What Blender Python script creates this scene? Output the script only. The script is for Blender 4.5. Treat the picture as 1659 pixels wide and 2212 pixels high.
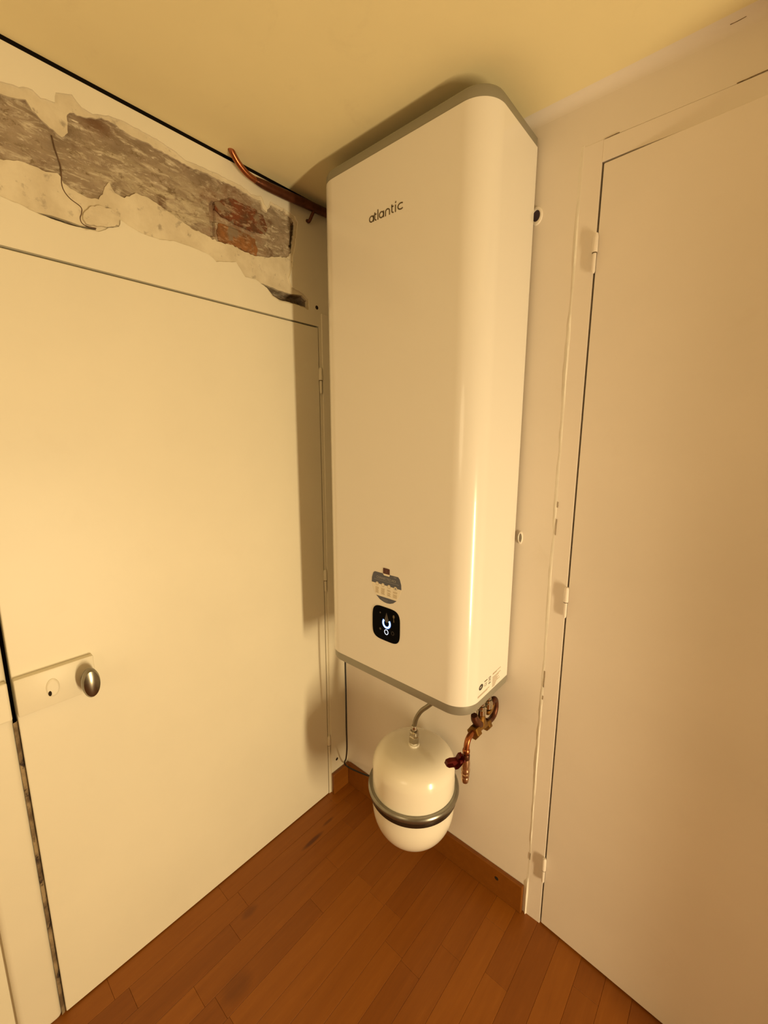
import bpy, bmesh, math, random
from mathutils import Vector, Matrix, noise
from mathutils.geometry import tessellate_polygon
PI = math.pi
random.seed(7)
scn = bpy.context.scene
for o in list(bpy.data.objects):
    bpy.data.objects.remove(o)
COL = scn.collection

# ------------------------------------------------------------------ camera
# room: left wall x = 0, back wall y = 0, floor z = 0 (metres)
cam_data = bpy.data.cameras.new('camera')
cam = bpy.data.objects.new('camera', cam_data)
COL.objects.link(cam)
cam_data.sensor_fit = 'HORIZONTAL'
cam_data.sensor_width = 36.0
cam_data.lens = 36.0 * 906.35 / 1659.0
cam_data.clip_start = 0.02
yaw, pitch, roll = math.radians(40.916), math.radians(10.046), math.radians(0.150)
fw = Vector((-math.sin(yaw)*math.cos(pitch), math.cos(yaw)*math.cos(pitch), -math.sin(pitch)))
rt = fw.cross(Vector((0, 0, 1))).normalized()
up = rt.cross(fw)
rt, up = (math.cos(roll)*rt + math.sin(roll)*up), (-math.sin(roll)*rt + math.cos(roll)*up)
m = Matrix.Identity(4)
for i in range(3):
    m[i][0], m[i][1], m[i][2] = rt[i], up[i], -fw[i]
m[0][3], m[1][3], m[2][3] = 1.235, -1.17, 1.55
cam.matrix_world = m
scn.camera = cam

# ------------------------------------------------------------------ world, light, exposure
w = bpy.data.worlds.new('world')
scn.world = w
w.use_nodes = True
w.node_tree.nodes['Background'].inputs[0].default_value = (1.0, 0.78, 0.5, 1)
w.node_tree.nodes['Background'].inputs[1].default_value = 0.02
scn.view_settings.view_transform = 'Standard'
scn.view_settings.look = 'None'
scn.view_settings.gamma = 1.0
scn.view_settings.use_curve_mapping = False
scn.view_settings.exposure = 0.0

ld = bpy.data.lights.new('work_lamp', 'AREA')
ld.shape = 'RECTANGLE'
ld.size = 0.12
ld.size_y = 0.95
ld.spread = math.radians(150)
ld.energy = 37.5
ld.color = (1.0, 0.775, 0.43)
lamp = bpy.data.objects.new('work_lamp', ld)
COL.objects.link(lamp)
lamp.location = (2.8, -0.66, 0.60)
lamp.rotation_euler = (Vector((0.0, -0.95, 1.05)) - Vector(lamp.location)).to_track_quat('-Z', 'Y').to_euler()

# unseen soft light added behind the camera to lift the ambient level
ld2 = bpy.data.lights.new('fill_light', 'POINT')
ld2.shadow_soft_size = 0.35
ld2.energy = 13.5
ld2.color = (1.0, 0.78, 0.46)
fill = bpy.data.objects.new('fill_light', ld2)
COL.objects.link(fill)
fill.location = (1.0, -2.6, 1.6)

# ------------------------------------------------------------------ materials
def new_mat(name):
    mt = bpy.data.materials.new(name)
    mt.use_nodes = True
    nt = mt.node_tree
    return mt, nt, nt.nodes['Principled BSDF']

def nd(nt, t, **kw):
    n = nt.nodes.new(t)
    for k, v in kw.items():
        setattr(n, k, v)
    return n

def mixc(nt, fac, a, b, mode='MIX'):
    n = nt.nodes.new('ShaderNodeMix')
    n.data_type = 'RGBA'
    n.blend_type = mode
    for sock, v in ((n.inputs[0], fac), (n.inputs[6], a), (n.inputs[7], b)):
        if hasattr(v, 'links'):
            nt.links.new(v, sock)
        elif isinstance(v, (int, float)):
            sock.default_value = v
        else:
            sock.default_value = (*v, 1) if len(v) == 3 else v
    return n.outputs[2]

def noise_fac(nt, scale, detail=4, rough=0.55, lo=0.4, hi=0.6, vec=None, dist=0.0):
    n = nd(nt, 'ShaderNodeTexNoise')
    n.inputs['Scale'].default_value = scale
    n.inputs['Detail'].default_value = detail
    n.inputs['Roughness'].default_value = rough
    n.inputs['Distortion'].default_value = dist
    if vec is not None:
        nt.links.new(vec, n.inputs['Vector'])
    mr = nd(nt, 'ShaderNodeMapRange')
    mr.inputs[1].default_value = lo
    mr.inputs[2].default_value = hi
    nt.links.new(n.outputs[0], mr.inputs[0])
    return mr.outputs[0]

def coords(nt, scale=(1, 1, 1), rot=(0, 0, 0)):
    g = nd(nt, 'ShaderNodeNewGeometry')
    mp = nd(nt, 'ShaderNodeMapping')
    mp.inputs['Scale'].default_value = scale
    mp.inputs['Rotation'].default_value = rot
    nt.links.new(g.outputs['Position'], mp.inputs[0])
    return mp.outputs[0]

def bump(nt, bsdf, layers):
    """layers: (scale, strength, distance) noises chained into a normal"""
    prev = None
    pos = coords(nt)
    for sc, st, di in layers:
        n = nd(nt, 'ShaderNodeTexNoise')
        n.inputs['Scale'].default_value = sc
        n.inputs['Detail'].default_value = 3
        nt.links.new(pos, n.inputs['Vector'])
        b = nd(nt, 'ShaderNodeBump')
        b.inputs['Strength'].default_value = st
        b.inputs['Distance'].default_value = di
        nt.links.new(n.outputs[0], b.inputs['Height'])
        if prev:
            nt.links.new(prev, b.inputs['Normal'])
        prev = b.outputs[0]
    nt.links.new(prev, bsdf.inputs['Normal'])

def simple(name, col, rough=0.5, metal=0.0, spec=0.5, coat=0.0, emit=None, estr=0.0, var=0.0, vscale=8.0, bumps=None):
    mt, nt, b = new_mat(name)
    b.inputs['Roughness'].default_value = rough
    b.inputs['Metallic'].default_value = metal
    b.inputs['Specular IOR Level'].default_value = spec
    b.inputs['Coat Weight'].default_value = coat
    b.inputs['Coat Roughness'].default_value = 0.06
    if var:
        fac = noise_fac(nt, vscale, 5, 0.6, 0.3, 0.7, coords(nt))
        c = mixc(nt, fac, [x*(1-var) for x in col], [min(1, x*(1+var)) for x in col])
        nt.links.new(c, b.inputs['Base Color'])
    else:
        b.inputs['Base Color'].default_value = (*col, 1)
    if emit:
        b.inputs['Emission Color'].default_value = (*emit, 1)
        b.inputs['Emission Strength'].default_value = estr
    if bumps:
        bump(nt, b, bumps)
    return mt

def paint(name, col, dirt=(0.55, 0.45, 0.30), rough=0.5, amount=0.25, b1=0.10):
    mt, nt, b = new_mat(name)
    pos = coords(nt)
    f1 = noise_fac(nt, 2.2, 5, 0.55, 0.35, 0.7, pos)
    c = mixc(nt, f1, col, [x*0.94 for x in col])
    f2 = noise_fac(nt, 7.0, 6, 0.65, 0.62, 0.80, pos, 0.4)
    sc = nd(nt, 'ShaderNodeMath', operation='MULTIPLY')
    nt.links.new(f2, sc.inputs[0])
    sc.inputs[1].default_value = amount
    c = mixc(nt, sc.outputs[0], c, dirt)
    nt.links.new(c, b.inputs['Base Color'])
    b.inputs['Roughness'].default_value = rough
    b.inputs['Specular IOR Level'].default_value = 0.35
    bump(nt, b, ((9, b1, 0.006), (60, 0.12, 0.0012)))
    return mt

M = {}
M['wall_left'] = paint('cream_wall_paint', (0.80, 0.745, 0.60), rough=0.45, amount=0.10)
M['door_left'] = paint('cream_door_paint', (0.80, 0.745, 0.60), rough=0.42, amount=0.08, b1=0.04)
M['wall_back'] = paint('white_wall_paint', (0.81, 0.74, 0.66), rough=0.55, amount=0.18)
M['door_right'] = paint('white_door_paint', (0.83, 0.755, 0.68), rough=0.5, amount=0.10, b1=0.04)
M['ceiling'] = paint('ceiling_paint', (0.85, 0.75, 0.46), dirt=(0.6, 0.5, 0.32), rough=0.75, amount=0.30, b1=0.22)
M['filler'] = simple('white_filler', (0.82, 0.77, 0.68), 0.7, var=0.05, vscale=30, bumps=((60, .4, .002),))
M['skim'] = None
M['enamel'] = simple('white_enamel', (0.82, 0.785, 0.73), 0.20, spec=0.45, coat=0.35)
M['tank'] = simple('white_tank_lacquer', (0.84, 0.79, 0.68), 0.20, spec=0.5, coat=0.3)
M['band'] = simple('grey_plastic_band', (0.30, 0.285, 0.235), 0.38, metal=0.35, spec=0.5)
M['under'] = simple('grey_underside', (0.35, 0.33, 0.29), 0.6)
M['steel'] = simple('galvanised_steel', (0.27, 0.26, 0.225), 0.28, metal=0.9, var=0.12, vscale=30)
M['band_dark'] = simple('dark_steel', (0.085, 0.070, 0.052), 0.25, metal=0.85)
M['chrome'] = simple('chrome', (0.50, 0.46, 0.39), 0.18, metal=1.0)
M['braid'] = simple('braided_steel', (0.27, 0.24, 0.18), 0.38, metal=0.85, bumps=((900, .5, .0008),))
M['nickel'] = simple('satin_nickel', (0.26, 0.24, 0.195), 0.27, metal=1.0, var=0.12, vscale=40)
M['brass'] = simple('old_brass', (0.24, 0.125, 0.026), 0.40, metal=0.85, var=0.25, vscale=60)
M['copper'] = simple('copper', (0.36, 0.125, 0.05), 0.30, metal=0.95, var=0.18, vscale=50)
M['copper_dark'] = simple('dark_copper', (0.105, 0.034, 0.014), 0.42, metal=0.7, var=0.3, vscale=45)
M['red'] = simple('dark_red_plastic', (0.085, 0.004, 0.003), 0.45, spec=0.3)
M['black'] = simple('black_rubber', (0.012, 0.011, 0.010), 0.5)
M['dark'] = simple('dark_cavity', (0.03, 0.02, 0.012), 0.95, spec=0.1)
M['glass'] = simple('black_glass', (0.003, 0.003, 0.004), 0.12, spec=0.02)
M['ink'] = simple('grey_ink', (0.12, 0.09, 0.06), 0.5)
M['logo'] = simple('dark_logo_ink', (0.115, 0.085, 0.045), 0.35, metal=0.3)
M['black_ink'] = simple('black_ink', (0.03, 0.02, 0.018), 0.5)
M['slate'] = simple('slate_print', (0.085, 0.092, 0.135), 0.35)
M['slate_text'] = simple('pale_print', (0.36, 0.35, 0.34), 0.4)
M['slate_dim'] = simple('dim_print', (0.20, 0.20, 0.22), 0.4)
M['sticker'] = simple('sticker_film', (0.84, 0.78, 0.66), 0.3)
M['sticker_ink'] = simple('sticker_ink', (0.50, 0.40, 0.26), 0.4)
M['rating_ink'] = simple('rating_ink', (0.36, 0.27, 0.17), 0.5)
M['maroon'] = simple('maroon_tab', (0.075, 0.014, 0.010), 0.35)
M['maroon_text'] = simple('maroon_tab_print', (0.22, 0.10, 0.075), 0.4)
M['led'] = simple('blue_white_light', (0.02, 0.05, 0.08), 0.4, emit=(0.42, 0.78, 1.0), estr=3.2)
M['led_halo'] = simple('blue_light_rim', (0.01, 0.02, 0.06), 0.4, emit=(0.02, 0.10, 0.55), estr=0.8)
M['led_white'] = simple('white_light', (0.05, 0.05, 0.06), 0.4, emit=(0.80, 0.86, 1.0), estr=1.6)
M['faint'] = simple('faint_icon', (0.055, 0.042, 0.04), 0.3)
M['faint_gold'] = simple('faint_gold_icon', (0.13, 0.10, 0.055), 0.3)
M['plug'] = simple('white_plug_plastic', (0.84, 0.78, 0.70), 0.35)
M['crack_dark'] = simple('dark_seam', (0.14, 0.10, 0.05), 0.9)
M['plug_hole'] = simple('violet_plug_hole', (0.05, 0.028, 0.05), 0.6)

def mk_skim():
    mt, nt, b = new_mat('bare_skim_plaster')
    pos = coords(nt)
    c = mixc(nt, noise_fac(nt, 11, 6, 0.6, 0.38, 0.62, pos), (0.72, 0.645, 0.485), (0.60, 0.52, 0.375))
    c = mixc(nt, noise_fac(nt, 40, 4, 0.6, 0.60, 0.72, pos), c, (0.40, 0.34, 0.25))
    nt.links.new(c, b.inputs['Base Color'])
    b.inputs['Roughness'].default_value = 0.85
    bump(nt, b, ((25, .35, .004), (120, .3, .0015)))
    return mt
M['skim'] = mk_skim()

def mk_mortar():
    mt, nt, b = new_mat('bare_mortar')
    p1 = coords(nt, (1, 1, 1.6), (math.radians(14), 0, 0))
    p2 = coords(nt, (1, 0.7, 2.6), (math.radians(22), 0, 0))
    pos = coords(nt)
    c = mixc(nt, noise_fac(nt, 10, 7, 0.62, 0.36, 0.64, p1), (0.36, 0.285, 0.205), (0.235, 0.175, 0.118))
    c = mixc(nt, noise_fac(nt, 26, 7, 0.7, 0.515, 0.64, p2, 0.6), c, (0.55, 0.48, 0.365))
    c = mixc(nt, noise_fac(nt, 70, 5, 0.7, 0.60, 0.70, p2, 0.3), c, (0.70, 0.64, 0.52))
    c = mixc(nt, noise_fac(nt, 15, 5, 0.6, 0.60, 0.70, pos, 0.5), c, (0.17, 0.105, 0.065))
    # a paler stretch low in the middle where more skim is left
    pm = coords(nt, (1, 1, 1.9))
    d3 = nd(nt, 'ShaderNodeVectorMath', operation='DISTANCE')
    nt.links.new(pm, d3.inputs[0])
    d3.inputs[1].default_value = (-0.01, -0.62, 2.155*1.9)
    mr3 = nd(nt, 'ShaderNodeMapRange')
    mr3.inputs[1].default_value, mr3.inputs[2].default_value = 0.05, 0.20
    mr3.inputs[3].default_value, mr3.inputs[4].default_value = 0.85, 0.0
    nt.links.new(d3.outputs['Value'], mr3.inputs[0])
    m3 = nd(nt, 'ShaderNodeMath', operation='MULTIPLY')
    nt.links.new(mr3.outputs[0], m3.inputs[0])
    nt.links.new(noise_fac(nt, 20, 7, 0.7, 0.42, 0.56, p2, 0.8), m3.inputs[1])
    c = mixc(nt, m3.outputs[0], c, (0.54, 0.47, 0.335))
    c = mixc(nt, noise_fac(nt, 44, 6, 0.7, 0.56, 0.68, p1, 0.4), c, (0.20, 0.145, 0.085))
    # the right-hand stretch is rustier, from brick dust
    g = nd(nt, 'ShaderNodeNewGeometry')
    dist = nd(nt, 'ShaderNodeVectorMath', operation='DISTANCE')
    nt.links.new(g.outputs['Position'], dist.inputs[0])
    dist.inputs[1].default_value = (-0.01, -0.42, 2.165)
    mr = nd(nt, 'ShaderNodeMapRange')
    mr.inputs[1].default_value, mr.inputs[2].default_value = 0.05, 0.14
    mr.inputs[3].default_value, mr.inputs[4].default_value = 0.55, 0.0
    nt.links.new(dist.outputs['Value'], mr.inputs[0])
    mm = nd(nt, 'ShaderNodeMath', operation='MULTIPLY')
    nt.links.new(mr.outputs[0], mm.inputs[0])
    nt.links.new(noise_fac(nt, 30, 5, 0.6, 0.42, 0.56, pos), mm.inputs[1])
    c = mixc(nt, mm.outputs[0], c, (0.24, 0.11, 0.055))
    # brown stain near the upper left of the patch
    d2 = nd(nt, 'ShaderNodeVectorMath', operation='DISTANCE')
    mp = coords(nt, (1, 1, 1.8))
    nt.links.new(mp, d2.inputs[0])
    d2.inputs[1].default_value = (-0.01, -0.765, 2.268*1.8)
    mr2 = nd(nt, 'ShaderNodeMapRange')
    mr2.inputs[1].default_value, mr2.inputs[2].default_value = 0.012, 0.05
    mr2.inputs[3].default_value, mr2.inputs[4].default_value = 0.8, 0.0
    nt.links.new(d2.outputs['Value'], mr2.inputs[0])
    c = mixc(nt, mr2.outputs[0], c, (0.15, 0.075, 0.035))
    nt.links.new(c, b.inputs['Base Color'])
    b.inputs['Roughness'].default_value = 0.92
    b.inputs['Specular IOR Level'].default_value = 0.15
    bump(nt, b, ((35, .5, .006), (150, .4, .002)))
    return mt
M['mortar'] = mk_mortar()

def mk_brick(name, a, bb, fleck):
    mt, nt, b = new_mat(name)
    pos = coords(nt)
    p2 = coords(nt, (1, 0.7, 2.0), (math.radians(20), 0, 0))
    c = mixc(nt, noise_fac(nt, 38, 6, 0.65, 0.4, 0.6, pos), a, bb)
    c = mixc(nt, noise_fac(nt, 48, 6, 0.7, 0.52, 0.64, p2, 0.5), c, fleck)
    c = mixc(nt, noise_fac(nt, 22, 4, 0.6, 0.55, 0.62, pos, 0.5), c, (0.24, 0.175, 0.115))
    nt.links.new(c, b.inputs['Base Color'])
    b.inputs['Roughness'].default_value = 0.9
    b.inputs['Specular IOR Level'].default_value = 0.15
    bump(nt, b, ((60, .6, .005), (200, .3, .002)))
    return mt
M['brick_dark'] = mk_brick('dark_red_brick', (0.185, 0.060, 0.026), (0.115, 0.058, 0.030), (0.40, 0.29, 0.20))
M['brick_orange'] = mk_brick('orange_brick', (0.30, 0.135, 0.050), (0.185, 0.085, 0.035), (0.47, 0.31, 0.19))

def mk_wood(name, per_object, dark=1.0):
    mt, nt, b = new_mat(name)
    gr = coords(nt, (14, 1.1, 14))
    f = noise_fac(nt, 3.0, 7, 0.62, 0.32, 0.68, gr, 0.3)
    fine = noise_fac(nt, 14.0, 5, 0.7, 0.40, 0.62, gr)
    c = mixc(nt, f, (0.30*dark, 0.100*dark, 0.010*dark), (0.225*dark, 0.069*dark, 0.005*dark))
    c = mixc(nt, fine, c, (0.26*dark, 0.082*dark, 0.007*dark))
    if per_object:
        oi = nd(nt, 'ShaderNodeObjectInfo')
        cr = nd(nt, 'ShaderNodeValToRGB')
        cr.color_ramp.elements[0].color = (0.86, 0.82, 0.78, 1)
        cr.color_ramp.elements[1].color = (1.12, 1.15, 1.12, 1)
        nt.links.new(oi.outputs['Random'], cr.inputs[0])
        c = mixc(nt, 1.0, c, cr.outputs[0], 'MULTIPLY')
        g = nd(nt, 'ShaderNodeNewGeometry')
        for (sx, sy, ex, ey, st) in STAINS:
            mp = nd(nt, 'ShaderNodeMapping')
            mp.inputs['Location'].default_value = (-sx/ex, -sy/ey, 0)
            mp.inputs['Scale'].default_value = (1/ex, 1/ey, 0)
            nt.links.new(g.outputs['Position'], mp.inputs[0])
            le = nd(nt, 'ShaderNodeVectorMath', operation='LENGTH')
            nt.links.new(mp.outputs[0], le.inputs[0])
            mr = nd(nt, 'ShaderNodeMapRange')
            mr.inputs[1].default_value, mr.inputs[2].default_value = 0.5, 1.1
            mr.inputs[3].default_value, mr.inputs[4].default_value = st, 0.0
            nt.links.new(le.outputs['Value'], mr.inputs[0])
            c = mixc(nt, mr.outputs[0], c, (0.06, 0.016, 0.006))
    nt.links.new(c, b.inputs['Base Color'])
    b.inputs['Roughness'].default_value = 0.42
    b.inputs['Specular IOR Level'].default_value = 0.35
    bump(nt, b, ((6, .05, .004), (220, .08, .0006)))
    return mt
STAINS = ((0.118, -0.300, 0.010, 0.055, 0.75), (0.10, -0.205, 0.007, 0.03, 0.5), (0.155, -0.60, 0.016, 0.03, 0.35), (0.30, -0.73, 0.035, 0.05, 0.30))
M['plank'] = mk_wood('parquet_strip_wood', True)
M['floor'] = mk_wood('floor_wood', False, 0.9)
M['skirting'] = mk_wood('skirting_wood', False, 0.80)

# ------------------------------------------------------------------ helpers
def base_of(p):
    v = Vector((0, 0, 0))
    while p is not None:
        v += Vector(p.location)
        p = p.parent
    return v

def obj(name, bm, mt, parent=None, smooth=False, label=None):
    """one mesh object from a bmesh given in world coordinates"""
    me = bpy.data.meshes.new(name)
    off = base_of(parent)
    if off.length:
        bmesh.ops.translate(bm, verts=bm.verts, vec=-off)
    bmesh.ops.recalc_face_normals(bm, faces=bm.faces)
    if smooth:
        for f in bm.faces:
            f.smooth = True
        for e in bm.edges:
            if len(e.link_faces) == 2 and e.calc_face_angle(0) > math.radians(38):
                e.smooth = False
    bm.to_mesh(me)
    bm.free()
    me.materials.append(M[mt] if isinstance(mt, str) else mt)
    o = bpy.data.objects.new(name, me)
    COL.objects.link(o)
    if parent is not None:
        o.parent = parent
    if label:
        o['label'] = label
    return o

def thing(name, label, cat, loc, group=None):
    o = bpy.data.objects.new(name, None)
    o.empty_display_size = 0.05
    COL.objects.link(o)
    o.location = loc
    tag(o, label, cat, group)
    return o

def tag(o, label, cat, group=None, kind=None):
    o['label'] = label
    o['category'] = cat
    if group:
        o['group'] = group
    if kind:
        o['kind'] = kind
    return o

def box(x0, x1, y0, y1, z0, z1, bev=0.0, seg=1, bm=None):
    own = bm is None
    b = bmesh.new()
    bmesh.ops.create_cube(b, size=1.0)
    for v in b.verts:
        v.co = Vector((x0+(v.co.x+.5)*(x1-x0), y0+(v.co.y+.5)*(y1-y0), z0+(v.co.z+.5)*(z1-z0)))
    if bev:
        bmesh.ops.bevel(b, geom=list(b.edges), offset=bev, segments=seg, affect='EDGES', profile=0.5)
    if own:
        return b
    merge(bm, b)
    return bm

def merge(a, b):
    me = bpy.data.meshes.new('tmp')
    b.to_mesh(me)
    b.free()
    a.from_mesh(me)
    bpy.data.meshes.remove(me)
    return a

def lathe(profile, origin, axis=(0, 0, 1), n=40, close=True):
    """profile: (radius, height) along axis from origin"""
    b = bmesh.new()
    ax = Vector(axis).normalized()
    q = Vector((0, 0, 1)).rotation_difference(ax)
    rings = []
    for r, h in profile:
        if r < 1e-6:
            rings.append([b.verts.new(Vector(origin) + q @ Vector((0, 0, h)))])
        else:
            rings.append([b.verts.new(Vector(origin) + q @ Vector((r*math.cos(2*PI*i/n), r*math.sin(2*PI*i/n), h))) for i in range(n)])
    for a, c in zip(rings[:-1], rings[1:]):
        for i in range(n):
            j = (i+1) % n
            if len(a) == 1 and len(c) == 1:
                continue
            if len(a) == 1:
                b.faces.new((a[0], c[i], c[j]))
            elif len(c) == 1:
                b.faces.new((a[i], a[j], c[0]))
            else:
                b.faces.new((a[i], a[j], c[j], c[i]))
    if close:
        for rg in (rings[0], rings[-1]):
            if len(rg) > 1:
                b.faces.new(rg)
    return b

def catmull(pts, sub=8):
    P = [Vector(p) for p in pts]
    P = [P[0]*2-P[1]] + P + [P[-1]*2-P[-2]]
    out = []
    for i in range(1, len(P)-2):
        for k in range(sub):
            t = k/sub
            a, b_, c, d = P[i-1], P[i], P[i+1], P[i+2]
            out.append(0.5*((2*b_) + (c-a)*t + (2*a-5*b_+4*c-d)*t*t + (3*b_-a-3*c+d)*t**3))
    out.append(P[-2])
    return out

def tube(pts, rad, n=14, sub=8, smooth_path=True):
    """rad: a number or one radius per control point"""
    path = catmull(pts, sub) if smooth_path else [Vector(p) for p in pts]
    m_ = len(path)
    if isinstance(rad, (int, float)):
        rr = [rad]*m_
    else:
        rr = []
        for i in range(m_):
            t = i/(m_-1)*(len(rad)-1)
            k = min(int(t), len(rad)-2)
            rr.append(rad[k]+(rad[k+1]-rad[k])*(t-k))
    b = bmesh.new()
    prev_u = None
    rings = []
    for i, p in enumerate(path):
        d = (path[min(i+1, m_-1)]-path[max(i-1, 0)]).normalized()
        if prev_u is None:
            u = d.orthogonal().normalized()
        else:
            u = (prev_u - d*prev_u.dot(d)).normalized()
        prev_u = u
        v = d.cross(u)
        rings.append([b.verts.new(p + rr[i]*(math.cos(2*PI*k/n)*u + math.sin(2*PI*k/n)*v)) for k in range(n)])
    for a, c in zip(rings[:-1], rings[1:]):
        for k in range(n):
            b.faces.new((a[k], a[(k+1) % n], c[(k+1) % n], c[k]))
    b.faces.new(rings[0])
    b.faces.new(rings[-1])
    return b

def ragged(poly, step=0.008, amp=0.0022, seed=0.0, closed=True):
    out = []
    n = len(poly)
    for i in range(n if closed else n-1):
        a, c = Vector((*poly[i], 0)), Vector((*poly[(i+1) % n], 0))
        L = (c-a).length
        k = max(1, int(L/step))
        nrm = Vector((-(c-a).y, (c-a).x, 0)).normalized() if L > 1e-6 else Vector((0, 0, 0))
        for j in range(k):
            p = a+(c-a)*(j/k)
            s = noise.noise(Vector((p.x*120+seed, p.y*120, seed))) + 0.6*noise.noise(Vector((p.x*330, p.y*330+seed, 3.1)))
            q = p + nrm*amp*s
            out.append((q.x, q.y))
    return out

def sheet(outer, holes, conv, depth, hole_depth=None):
    """flat layer with holes; conv(u, v, d) maps layer coordinates to the world, d = depth behind the face"""
    b = bmesh.new()
    loops = [outer] + list(holes)
    tris = tessellate_polygon([[Vector((u, v, 0)) for u, v in lp] for lp in loops])
    vs = []
    lp_v = []
    for lp in loops:
        row = [b.verts.new(Vector(conv(u, v, 0))) for u, v in lp]
        lp_v.append(row)
        vs += row
    for t in tris:
        try:
            b.faces.new([vs[i] for i in t])
        except ValueError:
            pass
    for k, (lp, row) in enumerate(zip(loops, lp_v)):
        d = depth if k == 0 or hole_depth is None else hole_depth
        back = [b.verts.new(Vector(conv(u, v, d))) for u, v in lp]
        n = len(lp)
        for i in range(n):
            j = (i+1) % n
            try:
                b.faces.new((row[i], row[j], back[j], back[i]))
            except ValueError:
                pass
    return b

def plate(poly, conv, thick):
    """solid prism of an outline; conv(u, v, d), the face stands at d = thick in front of d = 0"""
    b = bmesh.new()
    f = [b.verts.new(Vector(conv(u, v, thick))) for u, v in poly]
    k = [b.verts.new(Vector(conv(u, v, 0))) for u, v in poly]
    for t in tessellate_polygon([[Vector((u, v, 0)) for u, v in poly]]):
        b.faces.new([f[i] for i in t])
    n = len(poly)
    for i in range(n):
        j = (i+1) % n
        b.faces.new((f[i], f[j], k[j], k[i]))
    return b

def ribbon(pts, width, conv, thick, closed=False, b=None):
    """flat stroke of constant width along a 2-D path"""
    own = b or bmesh.new()
    P = [Vector((*p, 0)) for p in pts]
    n = len(P)
    L, R = [], []
    for i in range(n):
        if closed:
            d = (P[(i+1) % n]-P[i-1]).normalized()
        else:
            d = (P[min(i+1, n-1)]-P[max(i-1, 0)]).normalized()
        nr = Vector((-d.y, d.x, 0))*width/2
        L.append(P[i]+nr)
        R.append(P[i]-nr)
    mk = lambda p, d: own.verts.new(Vector(conv(p.x, p.y, d)))
    lt, rt_ = [mk(p, thick) for p in L], [mk(p, thick) for p in R]
    lb, rb = [mk(p, 0) for p in L], [mk(p, 0) for p in R]
    rng = range(n if closed else n-1)
    for i in rng:
        j = (i+1) % n
        own.faces.new((lt[i], lt[j], rt_[j], rt_[i]))
        own.faces.new((lt[i], lt[j], lb[j], lb[i]))
        own.faces.new((rt_[i], rt_[j], rb[j], rb[i]))
    if not closed:
        own.faces.new((lt[0], rt_[0], rb[0], lb[0]))
        own.faces.new((lt[-1], rt_[-1], rb[-1], lb[-1]))
    return own

def arc(cx, cz, rx, rz, a0, a1, n=20):
    return [(cx+rx*math.cos(math.radians(a0+(a1-a0)*i/n)), cz+rz*math.sin(math.radians(a0+(a1-a0)*i/n))) for i in range(n+1)]

def text_bm(body, size, conv, thick, align='LEFT', sx=1.0):
    cu = bpy.data.curves.new('txt', 'FONT')
    cu.body = body
    cu.size = size
    cu.align_x = align
    cu.extrude = 0.0
    t = bpy.data.objects.new('txt', cu)
    COL.objects.link(t)
    bpy.context.view_layer.update()
    me = bpy.data.meshes.new_from_object(t.evaluated_get(bpy.context.evaluated_depsgraph_get()))
    bpy.data.objects.remove(t)
    bpy.data.curves.remove(cu)
    b = bmesh.new()
    b.from_mesh(me)
    bpy.data.meshes.remove(me)
    for v in b.verts:
        v.co = Vector(conv(v.co.x*sx, v.co.y, thick))
    return b

def prism_nut(center, axis, r, h, mt, parent, name, n=6, cham=0.12):
    prof = [(r*0.82, -h/2), (r, -h/2+h*cham), (r, h/2-h*cham), (r*0.82, h/2)]
    return obj(name, lathe(prof, center, axis, n), mt, parent)

# ------------------------------------------------------------------ the room
CEIL = 2.344
RX, RY = 3.3, -3.2
# floor slab with parquet strips laid along the left wall
PX, PY = 2.05, -2.05
fl = bmesh.new()
box(-0.12, RX+0.1, RY-0.1, 0.16, -0.10, -0.012, bm=fl)
box(PX, RX+0.1, RY-0.1, 0.16, -0.012, -0.0002, bm=fl)
box(-0.12, PX, RY-0.1, PY, -0.012, -0.0002, bm=fl)
floor = tag(obj('floor', fl, 'floor'), 'warm brown wooden strip parquet floor', 'floor', kind='structure')
SW = 0.0683
k = 0
while k*SW < PX-1e-4:
    x0, x1 = k*SW-(0.05 if k == 0 else 0), min((k+1)*SW, PX)
    y = 0.05 + random.uniform(0, 0.0)
    first = True
    while y > PY+1e-4:
        L = random.uniform(0.12, 0.5) if first else random.choice((0.34, 0.42, 0.5))
        first = False
        y2 = max(y-L, PY)
        if y2-PY < 0.08:
            y2 = PY
        obj('plank', box(x0+.0002, x1-.0002, y2+.0002, y-.0002, -0.0118, 0.0, 0.0006), 'plank', floor)
        y = y2
    k += 1

ceiling = tag(obj('ceiling', box(0.002, RX+0.1, RY-0.1, 0.2, CEIL, CEIL+0.1), 'ceiling'), 'yellowed cream plaster ceiling', 'ceiling', kind='structure')

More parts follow.
